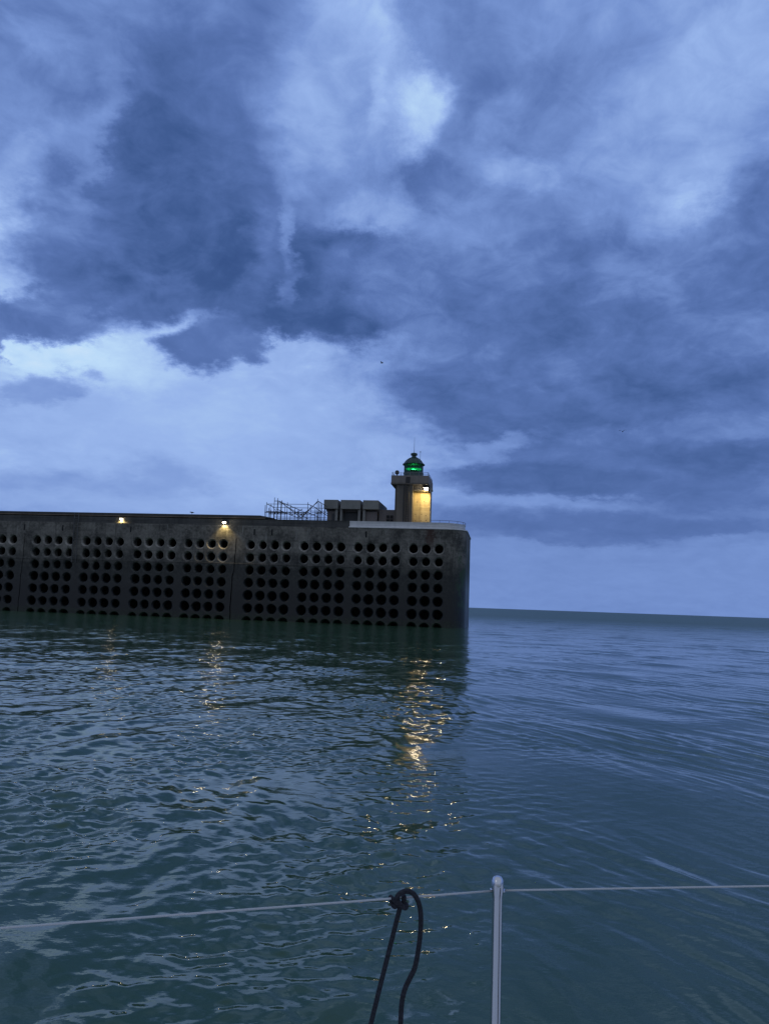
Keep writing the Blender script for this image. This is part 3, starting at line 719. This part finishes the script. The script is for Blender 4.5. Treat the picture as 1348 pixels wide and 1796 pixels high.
BLOBS = [
    (-1.0, 30.9, 68.2, 39.1, 0, 0.46, 0.70, 0.80),
    (-16.1, 12.6, 31.4, 10.1, 0, 0.76, 0.95, 0.50),
    (-15.0, 14.7, 12.3, 4.8, -15, 0.84, 0.60, 0.90),
    (0.9, 13.2, 14.4, 8.0, 0, 0.68, 0.85, 0.80),
    (19.7, 3.1, 34.1, 5.2, 0, 0.46, 0.90, 0.80),
    (13.6, 32.3, 20.7, 12.9, 0, 0.50, 0.80, 0.90),
    (25.9, 34.8, 11.3, 10.0, 0, 0.68, 0.90, 0.80),
    (15.8, 37.3, 10.3, 4.9, 0, 0.54, 0.70, 0.80),
    (17.0, 32.0, 12.5, 5.4, 0, 0.60, 0.80, 0.80),
    (9.2, 34.7, 8.5, 5.6, -35, 0.30, 0.85, 0.80),
    (13.2, 35.7, 5.3, 3.8, 0, 0.38, 0.70, 0.80),
    (9.6, 33.8, 3.1, 2.0, 0, 0.52, 0.70, 0.80),
    (1.1, 31.0, 5.5, 3.2, 10, 0.27, 0.85, 0.80),
    (4.8, 29.8, 6.8, 2.9, 0, 0.26, 0.85, 0.80),
    (10.6, 30.5, 5.3, 1.6, 0, 0.58, 0.80, 0.80),
    (11.1, 28.2, 7.4, 2.0, 0, 0.32, 0.80, 0.80),
    (7.1, 25.8, 11.5, 3.4, -8, 0.46, 0.80, 0.80),
    (16.2, 27.6, 8.3, 3.2, 0, 0.56, 0.70, 0.80),
    (21.5, 28.0, 4.9, 2.8, 12, 0.92, 0.90, 0.70),
    (18.3, 28.6, 4.9, 1.8, 0, 0.66, 0.70, 0.80),
    (21.0, 24.9, 8.6, 4.0, 0, 0.54, 0.70, 0.80),
    (-25.4, 29.4, 12.3, 13.7, 0, 0.42, 0.90, 0.80),
    (-22.2, 36.3, 18.3, 6.5, 0, 0.36, 0.90, 0.80),
    (-12.2, 34.8, 10.6, 10.7, 0, 0.30, 0.90, 0.70),
    (-27.8, 34.3, 4.4, 2.4, 0, 0.52, 0.80, 0.80),
    (-28.1, 33.1, 4.0, 1.5, -20, 0.32, 0.70, 0.80),
    (-28.6, 28.0, 4.6, 1.9, 20, 0.60, 0.70, 0.80),
    (-27.5, 22.4, 5.3, 5.9, 0, 0.86, 0.95, 0.60),
    (-4.6, 35.2, 7.8, 14.4, -10, 0.64, 0.95, 0.70),
    (-3.0, 39.4, 5.6, 2.7, 0, 0.70, 0.70, 0.80),
    (-1.9, 36.0, 1.4, 4.9, -12, 0.84, 0.80, 0.90),
    (-0.2, 39.4, 5.1, 2.7, 0, 0.78, 0.80, 0.80),
    (3.1, 39.3, 4.6, 3.6, 0, 0.32, 0.80, 0.70),
    (1.5, 34.7, 4.0, 3.7, 10, 0.92, 0.95, 0.70),
    (-2.0, 30.2, 4.5, 5.4, 0, 0.60, 0.80, 0.80),
    (0.4, 27.9, 3.2, 3.0, 0, 0.64, 0.80, 0.90),
    (-22.6, 23.7, 7.3, 7.2, 0, 0.24, 0.90, 0.50),
    (-17.3, 28.3, 10.3, 11.6, 8, 0.14, 0.95, 0.60),
    (-13.1, 23.7, 8.5, 7.6, 0, 0.06, 0.95, 0.45),
    (-16.6, 24.3, 6.6, 12.2, 8, 0.00, 0.80, 0.90),
    (-23.0, 30.0, 1.9, 7.3, -10, 0.52, 0.85, 0.90),
    (-24.9, 29.7, 2.3, 2.3, 0, 0.58, 0.60, 0.90),
    (-11.6, 20.3, 7.2, 2.8, 0, 0.08, 0.95, 0.30),
    (-18.7, 19.7, 5.2, 2.7, 30, 0.14, 0.90, 0.30),
    (-5.9, 27.0, 4.9, 6.3, 0, 0.24, 0.80, 0.80),
    (-3.9, 23.3, 8.0, 5.1, 0, 0.05, 0.95, 0.35),
    (2.4, 21.9, 9.8, 5.2, -20, 0.22, 0.90, 0.60),
    (1.4, 24.7, 5.4, 3.5, 0, 0.32, 0.70, 0.90),
    (-10.4, 25.1, 2.6, 4.9, 4, 0.34, 0.80, 0.90),
    (-8.5, 26.6, 1.1, 3.4, 4, 0.58, 0.70, 0.90),
    (-7.8, 23.0, 1.0, 2.7, -8, 0.50, 0.60, 0.90),
    (-22.7, 16.7, 11.3, 3.2, -4, 0.96, 0.90, 0.75),
    (-23.9, 17.1, 7.0, 1.7, 0, 1.08, 0.80, 0.90),
    (-16.9, 18.5, 4.9, 2.0, 10, 0.94, 0.85, 0.80),
    (-25.8, 18.9, 5.9, 1.7, -6, 0.28, 0.95, 0.50),
    (-27.6, 17.2, 2.4, 1.5, 40, 0.30, 0.90, 0.50),
    (-13.9, 17.9, 4.4, 2.5, 0, 0.22, 0.95, 0.40),
    (-24.6, 14.0, 3.6, 1.8, 10, 0.52, 0.85, 0.50),
    (27.2, 23.4, 5.3, 11.6, 0, 0.12, 0.95, 0.90),
    (15.4, 19.3, 21.4, 11.0, 10, 0.24, 0.95, 0.60),
    (7.2, 22.7, 8.8, 3.9, 0, 0.25, 0.80, 0.90),
    (18.2, 23.7, 6.5, 2.6, 0, 0.44, 0.70, 0.90),
    (16.2, 20.8, 8.2, 3.5, 0, 0.16, 0.70, 0.90),
    (26.2, 18.8, 4.3, 2.2, 0, 0.36, 0.70, 0.90),
    (14.1, 17.6, 4.1, 3.6, 0, 0.31, 0.60, 0.90),
    (20.2, 15.9, 11.6, 4.3, 6, 0.07, 0.80, 0.90),
    (8.7, 14.6, 11.1, 3.7, -8, 0.17, 0.95, 0.50),
    (13.7, 13.7, 10.7, 2.9, 0, 0.15, 0.80, 0.80),
    (20.9, 13.1, 13.7, 1.3, 6, 0.32, 0.80, 0.80),
    (15.8, 11.4, 12.1, 1.4, 6, 0.22, 0.80, 0.80),
    (24.2, 10.9, 8.7, 1.9, 0, 0.08, 0.90, 0.80),
    (10.9, 9.7, 12.5, 1.7, 0, 0.10, 0.90, 0.70),
    (19.3, 9.1, 12.3, 1.4, 0, 0.13, 0.90, 0.80),
    (8.3, 11.8, 5.1, 1.1, 20, 0.52, 0.80, 0.80),
    (13.8, 7.8, 17.1, 0.9, -2, 0.50, 0.85, 0.80),
    (23.8, 8.1, 8.7, 1.2, 0, 0.20, 0.80, 0.80),
    (17.0, 6.2, 24.4, 1.8, 0, 0.18, 0.90, 0.80),
    (23.4, 5.2, 8.7, 0.5, 4, 0.44, 0.80, 0.80),
    (13.8, 5.2, 12.1, 0.6, 0, 0.24, 0.70, 0.80),
    (19.7, 3.5, 26.5, 1.4, 0, 0.44, 0.80, 0.80),
    (-23.4, 7.4, 12.0, 1.4, 0, 0.54, 0.80, 0.80),
    (-16.3, 8.8, 4.4, 2.3, 0, 0.52, 0.75, 0.80),
    (-21.5, 6.4, 18.6, 1.0, 0, 0.66, 0.60, 0.80),
    (-2.5, 11.0, 11.3, 2.5, 0, 0.68, 0.70, 0.80),
]
T = t.math('ADD', .42, t.math('MULTIPLY', t.math('SUBTRACT', t.noise(cl, .9, 5, .55), .5), .5))
for (a0, e0, wa, we, ro, tv, op, so_) in BLOBS:
    mp = t.new('ShaderNodeMapping', vector_type='TEXTURE'); t.link(pp_, mp.inputs['Vector'])
    mp.inputs['Location'].default_value = (a0, e0, 0); mp.inputs['Rotation'].default_value = (0, 0, math.radians(ro)); mp.inputs['Scale'].default_value = (wa, we, 1)
    g = t.new('ShaderNodeTexGradient', gradient_type='SPHERICAL'); t.link(mp.outputs[0], g.inputs[0])
    T = t.mixf(t.smooth(g.outputs['Fac'], 0.0, so_, 0.0, op), T, tv)
f1 = t.noise(cl, 5.6, 8, .58, dist=.6)
f2 = t.noise(cl, 17.0, 5, .62, dist=.5)
amp = t.smooth(eln, 2.0, 22.0, .22, 1.0)
# the open pale sky is smooth, the broken deck is not
amp = t.math('MULTIPLY', amp, t.smooth(t.math('ADD', t.math('ABSOLUTE', t.math('ADD', azn, 14.0)), t.math('MULTIPLY', t.math('ABSOLUTE', t.math('SUBTRACT', eln, 13.0)), 2.2)), 6.0, 24.0, .35, 1.0))
T = t.math('ADD', T, t.math('MULTIPLY', amp, t.math('ADD', t.math('MULTIPLY', t.math('SUBTRACT', f1, .5), .66), t.math('MULTIPLY', t.math('SUBTRACT', f2, .5), .38))))
rp_ = t.new('ShaderNodeValToRGB'); cr = rp_.color_ramp
def lin(c): return tuple(((x / 255 + .055) / 1.055) ** 2.4 for x in c) + (1,)
stops = [(-.25, (47, 74, 128)), (0.0, (64, 92, 147)), (.25, (91, 119, 180)), (.5, (122, 152, 214)), (.75, (155, 185, 240)), (1.0, (192, 224, 255)), (1.25, (222, 240, 255))]
stops = [((q + .25) / 1.5, c) for q, c in stops]
cr.elements[0].position = 0; cr.elements[0].color = lin(stops[0][1]); cr.elements[1].position = 1; cr.elements[1].color = lin(stops[-1][1])
for q, c in stops[1:-1]:
    e = cr.elements.new(q); e.color = lin(c)
t.link(t.math('MULTIPLY_ADD', T, 1 / 1.5, .25 / 1.5), rp_.inputs[0])
clouds = rp_.outputs[0]
# overhead and behind, towards the last daylight, the overcast is paler and greyer
back = t.smooth(t.vmath('DOT_PRODUCT', d, (0.0, -.62, .78)), .05, .75)
grey = t.mixc(t.noise(cl, 1.2, 5, .55), (.26,.32,.44), (.38,.44,.56))
clouds = t.mixc(back, clouds, grey)
skyc = t.vmath('SCALE', sky.outputs[0]); 
skyc.node.inputs['Scale'].default_value = .05
col = t.mixc(.06, clouds, skyc)
t.link(col, bg.inputs['Color']); bg.inputs['Strength'].default_value = 1.0


# ------------------------------------------------------------------ sun, camera, render
L = bpy.data.lights.new('sun', 'SUN'); L.energy = 0.05; L.angle = math.radians(25); L.color = (1.0, .93, .85)
so = bpy.data.objects.new('sun', L); COL.objects.link(so)
sd = Vector((math.sin(SUN_AZ) * math.cos(SUN_EL), math.cos(SUN_AZ) * math.cos(SUN_EL), math.sin(SUN_EL) + .5))
so.rotation_euler = sd.to_track_quat('Z', 'Y').to_euler(); so.location = (-30, -20, 60)
cam = bpy.data.cameras.new('camera'); co = bpy.data.objects.new('camera', cam); COL.objects.link(co)
Rv, Uv, Fv = Vector((0.99938554, -0.00421302, 0.03479634)), Vector((-0.03505046, -0.12012474, 0.99213987)), Vector((0, 0.99274987, 0.12019859))
mw = Matrix((( Rv.x, Uv.x, -Fv.x, 0), (Rv.y, Uv.y, -Fv.y, 0), (Rv.z, Uv.z, -Fv.z, 2.3), (0, 0, 0, 1))); co.matrix_world = mw
cam.sensor_fit = 'VERTICAL'; cam.sensor_height = 24; cam.lens = 24 * 1340.24 / 1796; cam.clip_end = 100000; cam.clip_start = .05
S.camera = co
S.view_settings.view_transform = 'Standard'; S.view_settings.look = 'None'; S.view_settings.exposure = 0; S.view_settings.gamma = 1
try:
    S.cycles.sample_clamp_indirect = 6; S.cycles.max_bounces = 6; S.cycles.caustics_reflective = False; S.cycles.caustics_refractive = False
except Exception: pass
